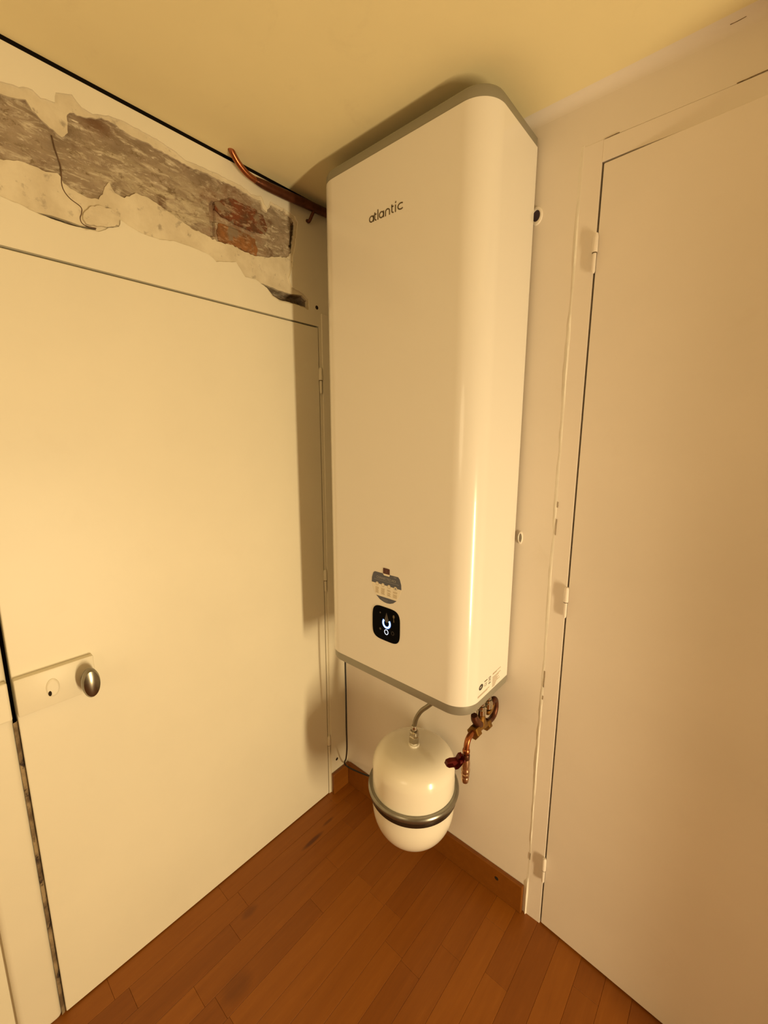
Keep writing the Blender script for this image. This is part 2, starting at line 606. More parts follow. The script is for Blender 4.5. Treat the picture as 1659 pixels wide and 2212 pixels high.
# ---- left wall: paint skin over skim plaster over rough mortar and brick
LW = lambda u, v, d: (-d, u, v)           # u = y, v = z, d = depth into the wall
OUTER = [(-0.987, 2.237), (-0.9342, 2.258), (-0.9046, 2.2651), (-0.8813, 2.2722), (-0.8687, 2.264), (-0.8443, 2.268), (-0.84, 2.2885), (-0.8096, 2.3002), (-0.7931, 2.2845), (-0.7719, 2.2824), (-0.738, 2.2946), (-0.7033, 2.2998), (-0.6727, 2.2973), (-0.6405, 2.2974), (-0.6072, 2.292), (-0.5841, 2.2892), (-0.5606, 2.2806), (-0.5226, 2.2832), (-0.4758, 2.2859), (-0.4373, 2.2841), (-0.3967, 2.2855), (-0.3626, 2.2754), (-0.326, 2.2832), (-0.317, 2.2659), (-0.3066, 2.2581), (-0.2961, 2.2803), (-0.2445, 2.2796), (-0.2015, 2.2733), (-0.1879, 2.2586), (-0.1942, 2.2213), (-0.2015, 2.1836), (-0.2105, 2.1525), (-0.2178, 2.1147), (-0.2328, 2.0749), (-0.2206, 2.0492), (-0.174, 2.04), (-0.1491, 2.0255), (-0.1493, 1.9912), (-0.1957, 1.9963), (-0.2763, 1.9928), (-0.3028, 2.0008), (-0.3233, 2.0236), (-0.3604, 2.0366), (-0.3967, 2.035), (-0.4114, 2.0506), (-0.4256, 2.0678), (-0.4889, 2.0508), (-0.5089, 2.0633), (-0.5324, 2.0653), (-0.5584, 2.0673), (-0.6021, 2.0686), (-0.6444, 2.059), (-0.6782, 2.0589), (-0.7099, 2.0643), (-0.7348, 2.0739), (-0.7395, 2.0568), (-0.7623, 2.0465), (-0.7855, 2.0312), (-0.8206, 2.0268), (-0.8429, 2.0255), (-0.8767, 2.0264), (-0.9045, 2.0303), (-0.9308, 2.0362), (-0.9599, 2.0391), (-1.0113, 2.039), (-1.03, 2.12)]
MORTAR = [(-0.9906, 2.208), (-0.9367, 2.2365), (-0.9146, 2.242), (-0.8954, 2.2479), (-0.8856, 2.2339), (-0.8675, 2.2215), (-0.8525, 2.2112), (-0.8366, 2.2053), (-0.8245, 2.2201), (-0.8224, 2.2593), (-0.8088, 2.267), (-0.7959, 2.2658), (-0.7726, 2.2751), (-0.7577, 2.2822), (-0.7336, 2.2871), (-0.715, 2.2819), (-0.6954, 2.2766), (-0.6638, 2.2788), (-0.6257, 2.2757), (-0.5913, 2.2736), (-0.5425, 2.271), (-0.4968, 2.2753), (-0.4558, 2.2736), (-0.4196, 2.2763), (-0.3822, 2.2727), (-0.351, 2.268), (-0.3297, 2.2723), (-0.3215, 2.2528), (-0.3069, 2.2484), (-0.2931, 2.2723), (-0.2449, 2.2727), (-0.2056, 2.2653), (-0.197, 2.2491), (-0.203, 2.219), (-0.2112, 2.1812), (-0.2181, 2.1543), (-0.2374, 2.1374), (-0.2741, 2.13), (-0.3098, 2.116), (-0.3523, 2.1068), (-0.3923, 2.1078), (-0.4377, 2.1129), (-0.4813, 2.1083), (-0.5153, 2.1153), (-0.5482, 2.1161), (-0.585, 2.1292), (-0.6202, 2.1388), (-0.6369, 2.1463), (-0.6644, 2.1518), (-0.6913, 2.1519), (-0.7192, 2.1308), (-0.7391, 2.1332), (-0.7519, 2.1529), (-0.7759, 2.1041), (-0.7995, 2.0999), (-0.8172, 2.1026), (-0.8385, 2.1083), (-0.8533, 2.1276), (-0.8744, 2.1219), (-0.8941, 2.1238), (-0.9169, 2.1248), (-0.9513, 2.1119), (-0.998, 2.0903)]
HOLE = [(-0.3564, 2.0313), (-0.3312, 2.0323), (-0.279, 2.0281), (-0.2329, 2.0275), (-0.1761, 2.035), (-0.1563, 2.0218), (-0.1573, 1.998), (-0.2005, 2.0002), (-0.2744, 1.9981), (-0.2971, 2.0055), (-0.3186, 2.0244)]
SLOT = [(-0.9006, 2.0321), (-0.8739, 2.0355), (-0.8399, 2.0352), (-0.8201, 2.0338), (-0.7892, 2.0393), (-0.7888, 2.0342), (-0.8205, 2.0293), (-0.8428, 2.0280), (-0.8758, 2.0290)]
GROOVE = [(-0.2119, 2.2502), (-0.193, 2.2543), (-0.1996, 2.1848), (-0.2103, 2.1561), (-0.2188, 2.1782)]
outer_r = ragged(OUTER, seed=1.0)
mortar_r = ragged(MORTAR, step=0.006, amp=0.0035, seed=5.0)
DT = 1.945                                   # head of the left door opening
wl_outline = [(0.06, 0.0), (0.06, CEIL-0.0085), (RY, CEIL-0.0085), (RY, DT), (-1.155, DT), (-1.0715, DT), (-0.1085, DT), (-0.1085, 0.0)]
wall_left = tag(obj('wall_left', sheet(wl_outline, [outer_r], LW, 0.045, 0.0045), 'wall_left'), 'cream painted left wall with plaster fallen away above the door', 'wall', kind='structure')
# backing that closes the wall behind the door and the gaps
obj('backing', box(-0.16, -0.06, RY, 0.2, 0.0, CEIL+0.1), 'dark', wall_left)
obj('cavity_lid', box(-0.06, 0.002, RY, 0.2, CEIL+0.05, CEIL+0.1), 'dark', wall_left)
obj('cavity_back', box(-0.06, -0.046, RY, 0.2, CEIL-0.06, CEIL+0.05), 'dark', wall_left)
obj('recess', box(-0.06, -0.035, RY, -1.150, 0.0, DT), 'wall_left', wall_left)
skim_outer = [(-1.06, 1.98), (-0.13, 1.98), (-0.13, 2.315), (-1.06, 2.315)]
obj('skim_plaster', sheet(skim_outer, [mortar_r, ragged(HOLE, amp=.0015, seed=9), SLOT], lambda u, v, d: (-0.0042-d, u, v), 0.006, 0.010), 'skim', wall_left, label='pale bare skim plaster around the broken patch')
JOINT = [(-0.494, 2.205), (-0.480, 2.212), (-0.481, 2.165), (-0.482, 2.125), (-0.494, 2.118)]
def inside(p, poly):
    c = False
    n = len(poly)
    for i in range(n):
        (x1, y1), (x2, y2) = poly[i], poly[i-1]
        if (y1 > p[1]) != (y2 > p[1]) and p[0] < (x2-x1)*(p[1]-y1)/(y2-y1)+x1:
            c = not c
    return c
mb = bmesh.new()
ny, nz = 230, 84
gy, gz = (-1.05, -0.135), (1.985, 2.31)
grid = []
for i in range(ny+1):
    row = []
    for j in range(nz+1):
        y, z = gy[0]+(gy[1]-gy[0])*i/ny, gz[0]+(gz[1]-gz[0])*j/nz
        q = Vector((y, z*1.5, 0.3))
        d = 0.0095 + 0.0028*noise.noise(q*22) + 0.0020*noise.noise(q*60) + 0.0010*noise.noise(q*130)
        if inside((y, z), HOLE) or inside((y, z), SLOT):
            d = 0.050
        elif inside((y, z), GROOVE):
            d = 0.030
        elif inside((y, z), JOINT):
            d = 0.019
        row.append(mb.verts.new((-max(d, 0.005), y, z)))
    grid.append(row)
for i in range(ny):
    for j in range(nz):
        mb.faces.new((grid[i][j], grid[i+1][j], grid[i+1][j+1], grid[i][j+1]))
obj('mortar', mb, 'mortar', wall_left, smooth=True, label='rough grey-brown bare mortar')

def rough_piece(name, poly, x_face, x_back, mt, seed, parent, amp=0.0022, label=None):
    pr = ragged(poly, step=0.006, amp=0.003, seed=seed)
    b = plate(pr, lambda u, v, d: (x_back+d, u, v), x_face-x_back)
    fr = [f for f in b.faces if all(v.co.x > x_face-1e-5 for v in f.verts)]
    bmesh.ops.subdivide_edges(b, edges=list({e for f in fr for e in f.edges if e.calc_length() > 0.012}), cuts=2, use_grid_fill=True)
    bmesh.ops.triangulate(b, faces=b.faces)
    for v in b.verts:
        if v.co.x > x_face-1e-5:
            q = Vector((v.co.y, v.co.z, seed))
            v.co.x += amp*(noise.noise(q*45)+0.6*noise.noise(q*110))
    return obj(name, b, mt, parent, label=label)
BRICK1 = [(-0.4811, 2.2105), (-0.4292, 2.2422), (-0.3842, 2.2408), (-0.3445, 2.2429), (-0.3205, 2.2322), (-0.3052, 2.2046), (-0.3149, 2.1815), (-0.3566, 2.1742), (-0.4112, 2.1748), (-0.4621, 2.1816), (-0.4789, 2.1935)]
BRICK2 = [(-0.4707, 2.1604), (-0.4348, 2.1634), (-0.3893, 2.1629), (-0.354, 2.156), (-0.347, 2.1302), (-0.3507, 2.1083), (-0.3923, 2.1098), (-0.4377, 2.1139), (-0.4747, 2.1115), (-0.4802, 2.132)]
BLOB = [(-0.8116, 2.0615), (-0.7994, 2.0781), (-0.7774, 2.0887), (-0.7532, 2.0902), (-0.7395, 2.0777), (-0.7402, 2.0605), (-0.7623, 2.0495), (-0.7872, 2.0421), (-0.8083, 2.0399), (-0.8155, 2.0472)]
rough_piece('brick', BRICK1, -0.0062, -0.02, 'brick_dark', 2.0, wall_left, label='dark red exposed brick')
rough_piece('brick', BRICK2, -0.0058, -0.02, 'brick_orange', 4.0, wall_left, label='orange exposed brick')
rough_piece('cement_patch', BLOB, 0.0030, -0.006, 'skim', 6.0, wall_left, 0.001, label='rounded lump of old filler')
CR = [(-0.8557, 2.2008), (-0.8523, 2.1756), (-0.8454, 2.1424), (-0.8474, 2.1048), (-0.8366, 2.0857), (-0.8157, 2.0745), (-0.8150, 2.062), (-0.8190, 2.050), (-0.8165, 2.040), (-0.806, 2.0365), (-0.788, 2.0385)]
M['crack'] = simple('crack_dirt', (0.13, 0.075, 0.04), 0.9, var=0.4, vscale=60)
cp = [tuple(p)[:2] for p in catmull([(*p, 0) for p in CR], 5)]
obj('crack', ribbon(cp, 0.0021, lambda u, v, d: (-0.0062+d, u, v), 0.0024), 'crack', wall_left, label='thin brown crack')
hb = bmesh.new()
obj('nail_hole', lathe([(0.0, 0.0006), (0.0055, 0.0006), (0.007, 0.0)], (0.0, -0.115, 2.0078), (1, 0, 0), 10, False), 'dark', wall_left)

# corner strip of wall between the left door and the back wall, slightly proud
strip = box(0.0, 0.006, -0.098, 0.02, 0.0, 1.99, 0.001)
obj('corner_post', strip, 'wall_left', wall_left)
obj('nail_hole', lathe([(0.0, 0.0006), (0.006, 0.0006), (0.007, 0.0)], (0.006, -0.066, 0.148), (1, 0, 0), 10, False), 'dark', wall_left)
# striking jamb left of the door
jam = tag(obj('trim_1', box(-0.055, 0.0, -1.155, -1.0715, 0.0, DT, 0.012, 4), 'door_left', smooth=True), 'cream door jamb left of the left door across the black gap', 'door jamb', kind='structure')
obj('strike_box', box(-0.002, 0.018, -1.15, -1.073, 0.903, 0.998, 0.004, 2), 'door_left', jam)

# ---- left door
door1 = tag(obj('door_1', box(-0.038, 0.0, -1.0625, -0.1115, 0.004, DT-0.0055, 0.0015, 1), 'door_left'), 'flush cream door under the crumbling plaster, with round lock knob', 'door', kind='structure')
lock = obj('lock_box', box(-0.002, 0.018, -1.0625, -0.905, 0.903, 0.998, 0.004, 2), 'door_left', door1, smooth=True, label='painted-over rim lock case')
esc = obj('escutcheon', lathe([(0.0, 0.0030), (0.0105, 0.0030), (0.0125, 0.0018), (0.0135, 0.0)], (0, 0, 0), (1, 0, 0), 28, False), 'door_left', lock)
for v in esc.data.vertices:
    v.co.z = v.co.z*1.75+0.950
    v.co.y = v.co.y-0.994
    v.co.x += 0.018
key = obj('keyhole', lathe([(0.0, 0.0008), (0.0030, 0.0008), (0.0035, 0.0)], (0, 0, 0), (1, 0, 0), 14, False), 'dark', lock)
for v in key.data.vertices:
    v.co.z = v.co.z*2.0+0.938
    v.co.y = v.co.y-1.001
    v.co.x += 0.0208
kb = lathe([(0.0, -0.002), (0.0125, -0.002), (0.013, 0.006), (0.0115, 0.013), (0.012, 0.019), (0.017, 0.024), (0.0195, 0.031), (0.0195, 0.040), (0.0170, 0.047), (0.010, 0.0505), (0.0, 0.0515)], (0, 0, 0), (1, 0, 0), 36, False)
for v in kb.verts:
    s = 1.0+0.95*min(1, max(0, (v.co.x-0.013)/0.012))
    v.co.z = v.co.z*s
    v.co = Vector((v.co.x+0.018, v.co.y-0.925, v.co.z+0.945))
obj('knob', kb, 'nickel', door1, smooth=True, label='oval satin metal knob')

def hinge(x, y, z, parent, mt, h=0.094, r=0.0062, axis_dir=None):
    h1 = obj('hinge', lathe([(0.0, 0.0), (r*.55, 0.0), (r*.78, 0.004), (r*.78, h*0.49), (0, h*0.49)], (x, y, z-h/2), (0, 0, 1), 18, False), mt, parent, smooth=True)
    obj('joint', lathe([(0.0, -0.0010), (r*.95, -0.0010), (r*.95, 0.0012), (0, 0.0012)], (x, y, z), (0, 0, 1), 18, False), M['crack_dark'], h1)
    obj('knuckle', lathe([(0.0, 0.0), (r*1.05, 0.0), (r*1.12, 0.002), (r*1.05, h*0.40), (r*.75, h*0.47), (0, h*0.485)], (x, y, z+0.0012), (0, 0, 1), 18, False), mt, h1, smooth=True)
    return h1
hinge(0.003, -0.107, 1.757, door1, 'door_left')
hinge(0.003, -0.107, 0.985, door1, 'door_left')
hinge(0.003, -0.107, 0.24, door1, 'door_left')

# dirt and old paint packed into the lower part of the striking gap
fb = bmesh.new()
n = 60
rows = []
for i in range(n+1):
    z = 0.0+0.885*i/n
    wv = 0.0015*noise.noise(Vector((0, 0, z*40)))
    rows.append([fb.verts.new((-0.004+0.002*noise.noise(Vector((3, 0, z*30))), -1.0725, z)), fb.verts.new((-0.006+wv, -1.0660+wv, z)), fb.verts.new((-0.012, -1.0630, z))])
for a, c in zip(rows[:-1], rows[1:]):
    for q in range(2):
        fb.faces.new((a[q], a[q+1], c[q+1], c[q]))
gm, gn, gb = new_mat('gap_dirt')
gc = mixc(gn, noise_fac(gn, 14, 5, 0.6, 0.42, 0.58, coords(gn)), (0.34, 0.25, 0.14), (0.13, 0.085, 0.045))
gc = mixc(gn, noise_fac(gn, 40, 5, 0.6, 0.56, 0.64, coords(gn)), gc, (0.035, 0.02, 0.015))
gn.links.new(gc, gb.inputs['Base Color'])
gb.inputs['Roughness'].default_value = 0.9
M['gap_dirt'] = gm
obj('gap_filler', fb, 'gap_dirt', jam, label='brown grime and old paint in the gap')

# ---- back wall with the frame of the right door
BW = lambda u, v, d: (u, d, v)
WE = 0.846
DH = 2.186
wall_back = tag(obj('wall_back', sheet([(-0.06, 0.0), (-0.06, CEIL), (RX, CEIL), (RX, 0.0), (1.78, 0.0), (1.78, DH+0.046), (WE, DH+0.046), (WE, 0.0)], [], BW, 0.06), 'wall_back'), 'off-white back wall behind the water heater', 'wall', kind='structure')
obj('backing', box(-0.1, RX, 0.06, 0.2, 0.0, CEIL), 'dark', wall_back)
cv = bmesh.new()
CRD = 0.022
rows = []
for i in range(9):
    a_ = PI/2*i/8
    y_, z_ = -CRD+CRD*math.sin(a_), CEIL-CRD+CRD*math.cos(a_)
    rows.append([cv.verts.new((-0.02, y_, z_)), cv.verts.new((RX, y_, z_))])
for a_, c_ in zip(rows[:-1], rows[1:]):
    cv.faces.new((a_[0], a_[1], c_[1], c_[0]))
obj('plaster_cove', cv, 'wall_back', wall_back, smooth=True)
M['hairline'] = simple('hairline_crack', (0.24, 0.17, 0.095), 0.9, var=0.5, vscale=120)
for (c0, c1, cw, cy) in (((0.895, 2.2315), (0.925, 2.2330), 0.0010, -0.0002), ((1.130, 2.2325), (1.185, 2.2335), 0.0014, -0.0002), ((0.8518, 1.378), (0.8514, 1.362), 0.0010, -0.0010), ((0.8516, 1.330), (0.8512, 1.285), 0.0010, -0.0010), ((0.8506, 0.874), (0.8502, 0.822), 0.0016, -0.0010), ((0.8503, 0.794), (0.8501, 0.782), 0.0018, -0.0010), ((0.8482, 0.236), (0.8478, 0.212), 0.0018, -0.0010)):
    cpts = [(c0[0]+(c1[0]-c0[0])*t/6+0.0006*noise.noise(Vector((t*1.3, c0[0], c0[1]*9))), c0[1]+(c1[1]-c0[1])*t/6+0.0006*noise.noise(Vector((t*1.7, 4, c0[1])))) for t in range(7)]
    obj('crack', ribbon(cpts, cw, lambda u, v, d: (u, cy-d, v), 0.0012), 'hairline', wall_back)
obj('crack', tube([(1.108, -0.0062, 2.3375), (1.118, -0.0060, 2.3372), (1.132, -0.0064, 2.3378)], 0.0007, 6), 'hairline', wall_back)
# ragged bead of filler where plaster meets the door frame
bead = bmesh.new()
rows = []
n = 150
for i in range(n+1):
    z = 0.0+2.235*i/n
    q = Vector((0.7, 0.2, z))
    wl = 0.0055+0.005*noise.noise(q*7)+0.0025*noise.noise(q*30)
    wr = 0.0035+0.002*noise.noise(q*14+Vector((5, 0, 0)))
    if z < 0.13:
        wl += 0.004
    hgt = 0.0012+0.0024*noise.noise(q*5+Vector((0, 9, 0)))+0.0010*noise.noise(q*26)
    hgt = max(0.0003, hgt) + (0.003 if z < 0.13 else 0.0)
    cx = WE+0.001*noise.noise(q*6)
    rows.append([bead.verts.new((cx-wl, 0.0006, z)), bead.verts.new((cx-wl*.45, -hgt*0.7, z)), bead.verts.new((cx, -hgt*1.25, z)), bead.verts.new((cx+wr, -0.0008, z)), bead.verts.new((cx+wr+.001, 0.0006, z))])
for a, c in zip(rows[:-1], rows[1:]):
    for q in range(4):
        bead.faces.new((a[q], a[q+1], c[q+1], c[q]))
obj('filler_bead', bead, 'filler', wall_back, smooth=True, label='uneven white filler bead beside the door frame')

frame = tag(obj('trim_2', box(WE, 0.8925, -0.0006, 0.055, 0.0, DH+0.046, 0.0006), 'door_right'), 'off-white painted frame around the right door', 'door frame', kind='structure')
hd = box(0.8925, 1.735, -0.0008, 0.055, DH, DH+0.0455, 0.0006)
obj('head', hd, 'door_right', frame)
obj('jamb', box(1.735, 1.78, -0.002, 0.055, 0.0, DH+0.046, 0.0015), 'door_right', frame)

# right door, hinged at its left edge and standing a few degrees ajar
AJ = math.radians(4.2)
d2 = box(0.8965, 1.725, 0.001, 0.037, 0.006, DH-0.004, 0.0015)
HX, HY = 0.8965, -0.002
bmesh.ops.rotate(d2, verts=d2.verts, cent=(HX, HY, 0), matrix=Matrix.Rotation(-AJ, 3, 'Z'))
door2 = tag(obj('door_2', d2, 'door_right'), 'flush off-white door on three barrel hinges at the right', 'door', kind='structure')
for hz in (1.988, 1.102, 0.214):
    hinge(0.8945, -0.0075, hz, door2, 'door_right', 0.090, 0.0058)

# ---- the two walls behind the camera
# added unseen blocker that keeps the lamp off the right door's far part
tag(obj('lamp_blocker', box(1.90, 2.02, -0.326, 0.0, 0.0, CEIL), 'wall_back'), 'unseen blocker added to shade the far part of the right door', 'wall', kind='structure')
tag(obj('wall_right', box(RX, RX+0.1, RY, 0.0, 0.0, CEIL), 'wall_back'), 'plain off-white wall closing the room on the right', 'wall', kind='structure')
tag(obj('wall_front', box(0.0, RX, RY-0.1, RY, 0.0, CEIL), 'wall_back'), 'plain off-white wall behind the viewer', 'wall', kind='structure')

# ---- skirting boards
sk = bmesh.new()
box(0.023, 0.8355, -0.015, 0.0, 0.0, 0.103, 0.003, 2, bm=sk)
bbk = tag(obj('baseboard_back', sk, 'skirting'), 'brown wooden skirting board along the wall under the white tank', 'baseboard', kind='structure')
obj('knot_hole', lathe([(0.0, 0.0006), (0.0055, 0.0006), (0.007, 0.0)], (0.7465, -0.015, 0.069), (0, -1, 0), 12, False), 'dark', bbk)
bbl = tag(obj('baseboard_left', box(0.008, 0.023, -0.100, -0.0, 0.0, 0.098, 0.003, 2), 'skirting'), 'short piece of brown skirting in the corner by the left door', 'baseboard', kind='structure')

# ------------------------------------------------------------------ the water heater
XL, XR, YF, YB, RC = 0.1824, 0.7397, -0.2612, -0.012, 0.0675
ZB, ZT = 0.8222, 2.2718
def rrect(inset=0.0, n=14):
    xl, xr, yf, r = XL+inset, XR-inset, YF+inset, RC-inset
    pts = [(xl, YB)]
    pts += [(xl+r-r*math.cos(PI/2*i/n), yf+r-r*math.sin(PI/2*i/n)) for i in range(n+1)]
    pts += [(xr-r+r*math.sin(PI/2*i/n), yf+r-r*math.cos(PI/2*i/n)) for i in range(n+1)]
    pts += [(xr, YB)]
    return pts
def stack(levels, cap=(True, True)):
    b = bmesh.new()
    rows = [[b.verts.new((x, y, z)) for x, y in rrect(ins)] for ins, z in levels]
    for a, c in zip(rows[:-1], rows[1:]):
        for i in range(len(a)):
            j = (i+1) % len(a)
            b.faces.new((a[i], a[j], c[j], c[i]))
    if cap[0]:
        b.faces.new(rows[0])
    if cap[1]:
        b.faces.new(rows[-1])
    return b
heater = thing('water_heater', 'tall white flat electric water heater with black display, hung on the back wall', 'water heater', (0.461, -0.135, 0.79))
body = obj('casing', stack([(0.0015, ZB), (0.0, ZB+0.0015), (0.0, ZT-0.0015), (0.0015, ZT)]), 'enamel', heater, smooth=True, label='glossy white casing with rounded edges')
obj('top_cap', stack([(0.0012, ZT), (0.0012, ZT+0.019), (0.006, ZT+0.026), (0.014, ZT+0.028)]), 'band', heater, smooth=True, label='grey plastic top rim')
obj('bottom_cap', stack([(0.010, ZB-0.0295), (0.0035, ZB-0.027), (0.0012, ZB-0.021), (0.0012, ZB)]), 'band', heater, smooth=True, label='grey plastic bottom rim')
for bz in (1.05, 1.95):
    obj('wall_bracket', box(0.25, 0.67, YB, 0.0, bz, bz+0.06), 'steel', heater)
for (sx, sy) in ((0.715, -0.123), (0.715, -0.082)):
    obj('water_stub', lathe([(0.0110, 0.0), (0.0110, 0.020), (0.0125, 0.022), (0.0125, 0.0275)], (sx-0.001, sy, 0.7655), (0, 0, 1), 20), 'chrome', heater, smooth=True, label='chrome pipe stub')

HF = lambda u, v, d: (u, YF-d, v)          # layer on the casing's front
# maker's wordmark, drawn as strokes
lb = bmesh.new()
sw, bz, xh = 0.0030, 2.1145, 0.0168
def st(p, closed=False):
    ribbon(p, sw, HF, 0.0005, closed, lb)
def let_a(x):
    st(arc(x+0.0072, bz+xh/2, 0.0068, xh/2-sw/2, 0, 360, 24)[:-1], True)
    st([(x+0.0142, bz+xh-0.001), (x+0.0142, bz+0.0002)])
def let_t(x):
    st([(x, bz+0.0205), (x, bz+0.005)] + arc(x+0.0045, bz+0.0055, 0.0045, 0.004, 180, 280, 8))
    st([(x-0.001, bz+xh-0.0012), (x+0.0052, bz+xh-0.0012)])
let_a(0.3935)
let_t(0.4120)
st([(0.4225, bz), (0.4225, bz+0.0245)])
let_a(0.4270)
st([(0.4475, bz), (0.4475, bz+xh-0.006)] + arc(0.4540, bz+xh-0.0075, 0.0065, 0.006, 180, 0, 14) + [(0.4605, bz)])
let_t(0.4680)
st([(0.4795, bz), (0.4795, bz+xh)])
st([(0.4793, bz+xh+0.0035), (0.4808, bz+xh+0.0075)])
st(arc(0.4960, bz+xh/2, 0.0090, xh/2-sw/2, 50, 310, 24))
for v in lb.verts:
    v.co.x = 0.3935+(v.co.x-0.3935)*1.045
    v.co.z -= 0.0015
obj('wordmark', lb, 'logo', body, label='dark atlantic wordmark')

# black glass display
def squircle(cx, cz, a, b_, p=4.2, n=56, sk=0.0):
    out = []
    for i in range(n):
        t = 2*PI*i/n
        c, s = math.cos(t), math.sin(t)
        out.append((cx+a*abs(c)**(2/p)*(1 if c >= 0 else -1), cz+b_*abs(s)**(2/p)*(1 if s >= 0 else -1)))
    return out
DX, DZ = 0.4565, 0.9915
disp = obj('display', plate(squircle(DX, DZ, 0.0545, 0.0540), HF, 0.0012), 'glass', heater, label='black glass touch display')
HD = lambda u, v, d: (u, YF-0.0012-d, v)
uu = arc(0.4598, 0.9958, 0.0134, 0.0140, 140, 400, 30)
obj('light_rim', ribbon(uu, 0.0088, HD, 0.0003), 'led_halo', disp, label='blue edge of the lit arc')
HD2 = lambda u, v, d: (u, YF-0.0015-d, v)
obj('light_arc', ribbon(uu, 0.0052, HD2, 0.0003), 'led', disp, label='glowing blue-white arc')
obj('light_ring', ribbon(arc(0.4591, 0.9670, 0.0070, 0.0076, 0, 360, 28)[:-1], 0.0018, HD, 0.0004, True), 'led_white', disp, label='glowing white ring')
dr = [(0.4597, 1.0300)] + arc(0.4598, 1.006, 0.0078, 0.008, 20, -200, 12)
obj('drop_icon', plate(dr, HD, 0.00015), 'faint', disp)
obj('icon', plate(arc(0.4344, 1.0237, 0.0026, 0.0026, 0, 330, 11), HD, 0.0002), 'faint', disp)
obj('icon', plate(arc(0.4876, 1.0245, 0.0036, 0.0052, 0, 330, 11), HD, 0.0002), 'faint_gold', disp)
obj('icon', plate([(0.4868, 1.0190), (0.4884, 1.0190), (0.4895, 1.0070), (0.4870, 1.0070)], HD, 0.0002), 'faint_gold', disp)
obj('icon', plate(arc(0.4345, 0.9711, 0.0040, 0.0038, 0, 330, 11), HD, 0.0002), 'faint', disp)
obj('icon', ribbon(arc(0.484, 0.9705, 0.0048, 0.0055, 0, 360, 18)[:-1], 0.001, HD, 0.0002, True), 'faint', disp)

# sticker above the display
stk_film = [(0.4113, 1.1500), (0.4050, 1.1450), (0.3995, 1.1292), (0.3987, 1.114), (0.4060, 1.0945), (0.4172, 1.076), (0.4318, 1.0650), (0.4487, 1.0600), (0.4600, 1.0592), (0.4719, 1.0605), (0.4848, 1.0655), (0.4976, 1.0765), (0.5085, 1.0945), (0.5152, 1.1145), (0.5145, 1.1292), (0.5090, 1.1450), (0.5030, 1.1510)]
stk = obj('sticker', plate(stk_film, HF, 0.0003), 'sticker', heater, label='feature sticker in slate grey and cream')
HS = lambda u, v, d: (u, YF-0.0003-d, v)
obj('print_band', plate([(0.4113, 1.1500), (0.4050, 1.1450), (0.3995, 1.1292), (0.3987, 1.1145), (0.5152, 1.1145), (0.5145, 1.1292), (0.5090, 1.1450), (0.5030, 1.1510)], HS, 0.0002), 'slate', stk)
obj('print_foot', plate([(0.4172, 1.0762), (0.4318, 1.0655), (0.4487, 1.0605), (0.4600, 1.0597), (0.4719, 1.0610), (0.4848, 1.0660), (0.4976, 1.0765)], HS, 0.0002), 'slate', stk)
HS2 = lambda u, v, d: (u, YF-0.0005-d, v)
tb = text_bm('CONNECTEZ-MOI', 0.0108, lambda u, v, d: HS2(0.4185+u, 1.1312+v, d), 0.0002, sx=0.86)
obj('print_text', tb, 'slate_text', stk)
for (lx0, lx1, lz, lw) in ((0.4085, 0.5055, 1.1268, 0.0016), (0.4400, 0.4640, 1.0690, 0.0014), (0.4440, 0.4620, 1.0655, 0.0012), (0.4860, 0.4960, 1.1465, 0.0030)):
    obj('print_line', ribbon([(lx0, lz), (lx1, lz)], lw, HS2, 0.0002), 'slate_dim', stk)
HS3 = lambda u, v, d: (u, YF-0.0006-d, v)
for i, ix in enumerate((0.4212, 0.4444, 0.4683, 0.4932)):
    ic = obj('print_icon', plate(arc(ix, 1.1132, 0.0062, 0.0062, 0, 345, 23), HS2, 0.0002), 'sticker', stk)
    obj('icon_ring', ribbon(arc(ix, 1.1132, 0.0050, 0.0050, 0, 360, 20)[:-1], 0.0011, lambda u, v, d: (u, YF-0.0007-d, v), 0.0002, True), 'sticker_ink', ic)
obj('icon_dot', plate(arc(0.4932, 1.1132, 0.0022, 0.0022, 0, 330, 11), lambda u, v, d: (u, YF-0.0007-d, v), 0.0002), 'slate', stk)
tl = bmesh.new()
for c0, c1 in ((0.4142, 0.4282), (0.4370, 0.4525), (0.4612, 0.4755), (0.4840, 0.5005)):
    for r_ in range(7):
        zz = 1.1020-r_*0.0029
        if c0 > 0.46 and r_ == 2:
            continue
        ribbon([(c0, zz), (c1-random.uniform(0, 0.003), zz)], 0.0015, HS, 0.0002, b=tl)
obj('print_paragraphs', tl, 'sticker_ink', stk)
tab = obj('tab', plate([(0.4450, 1.1665), (0.4466, 1.1680), (0.4690, 1.1680), (0.4704, 1.1665), (0.4704, 1.1505), (0.4450, 1.1505)], HS2, 0.0004), 'maroon', stk, label='dark red tab')
obj('tab_foot', plate([(0.4445, 1.1505), (0.4710, 1.1505), (0.4695, 1.1450), (0.4495, 1.1450), (0.4460, 1.1475)], HS2, 0.0004), 'sticker', stk)
obj('tab_print', text_bm('1', 0.0125, lambda u, v, d: (0.4548+u, YF-0.0009-d, 1.1545+v), 0.0002), 'maroon_text', tab)

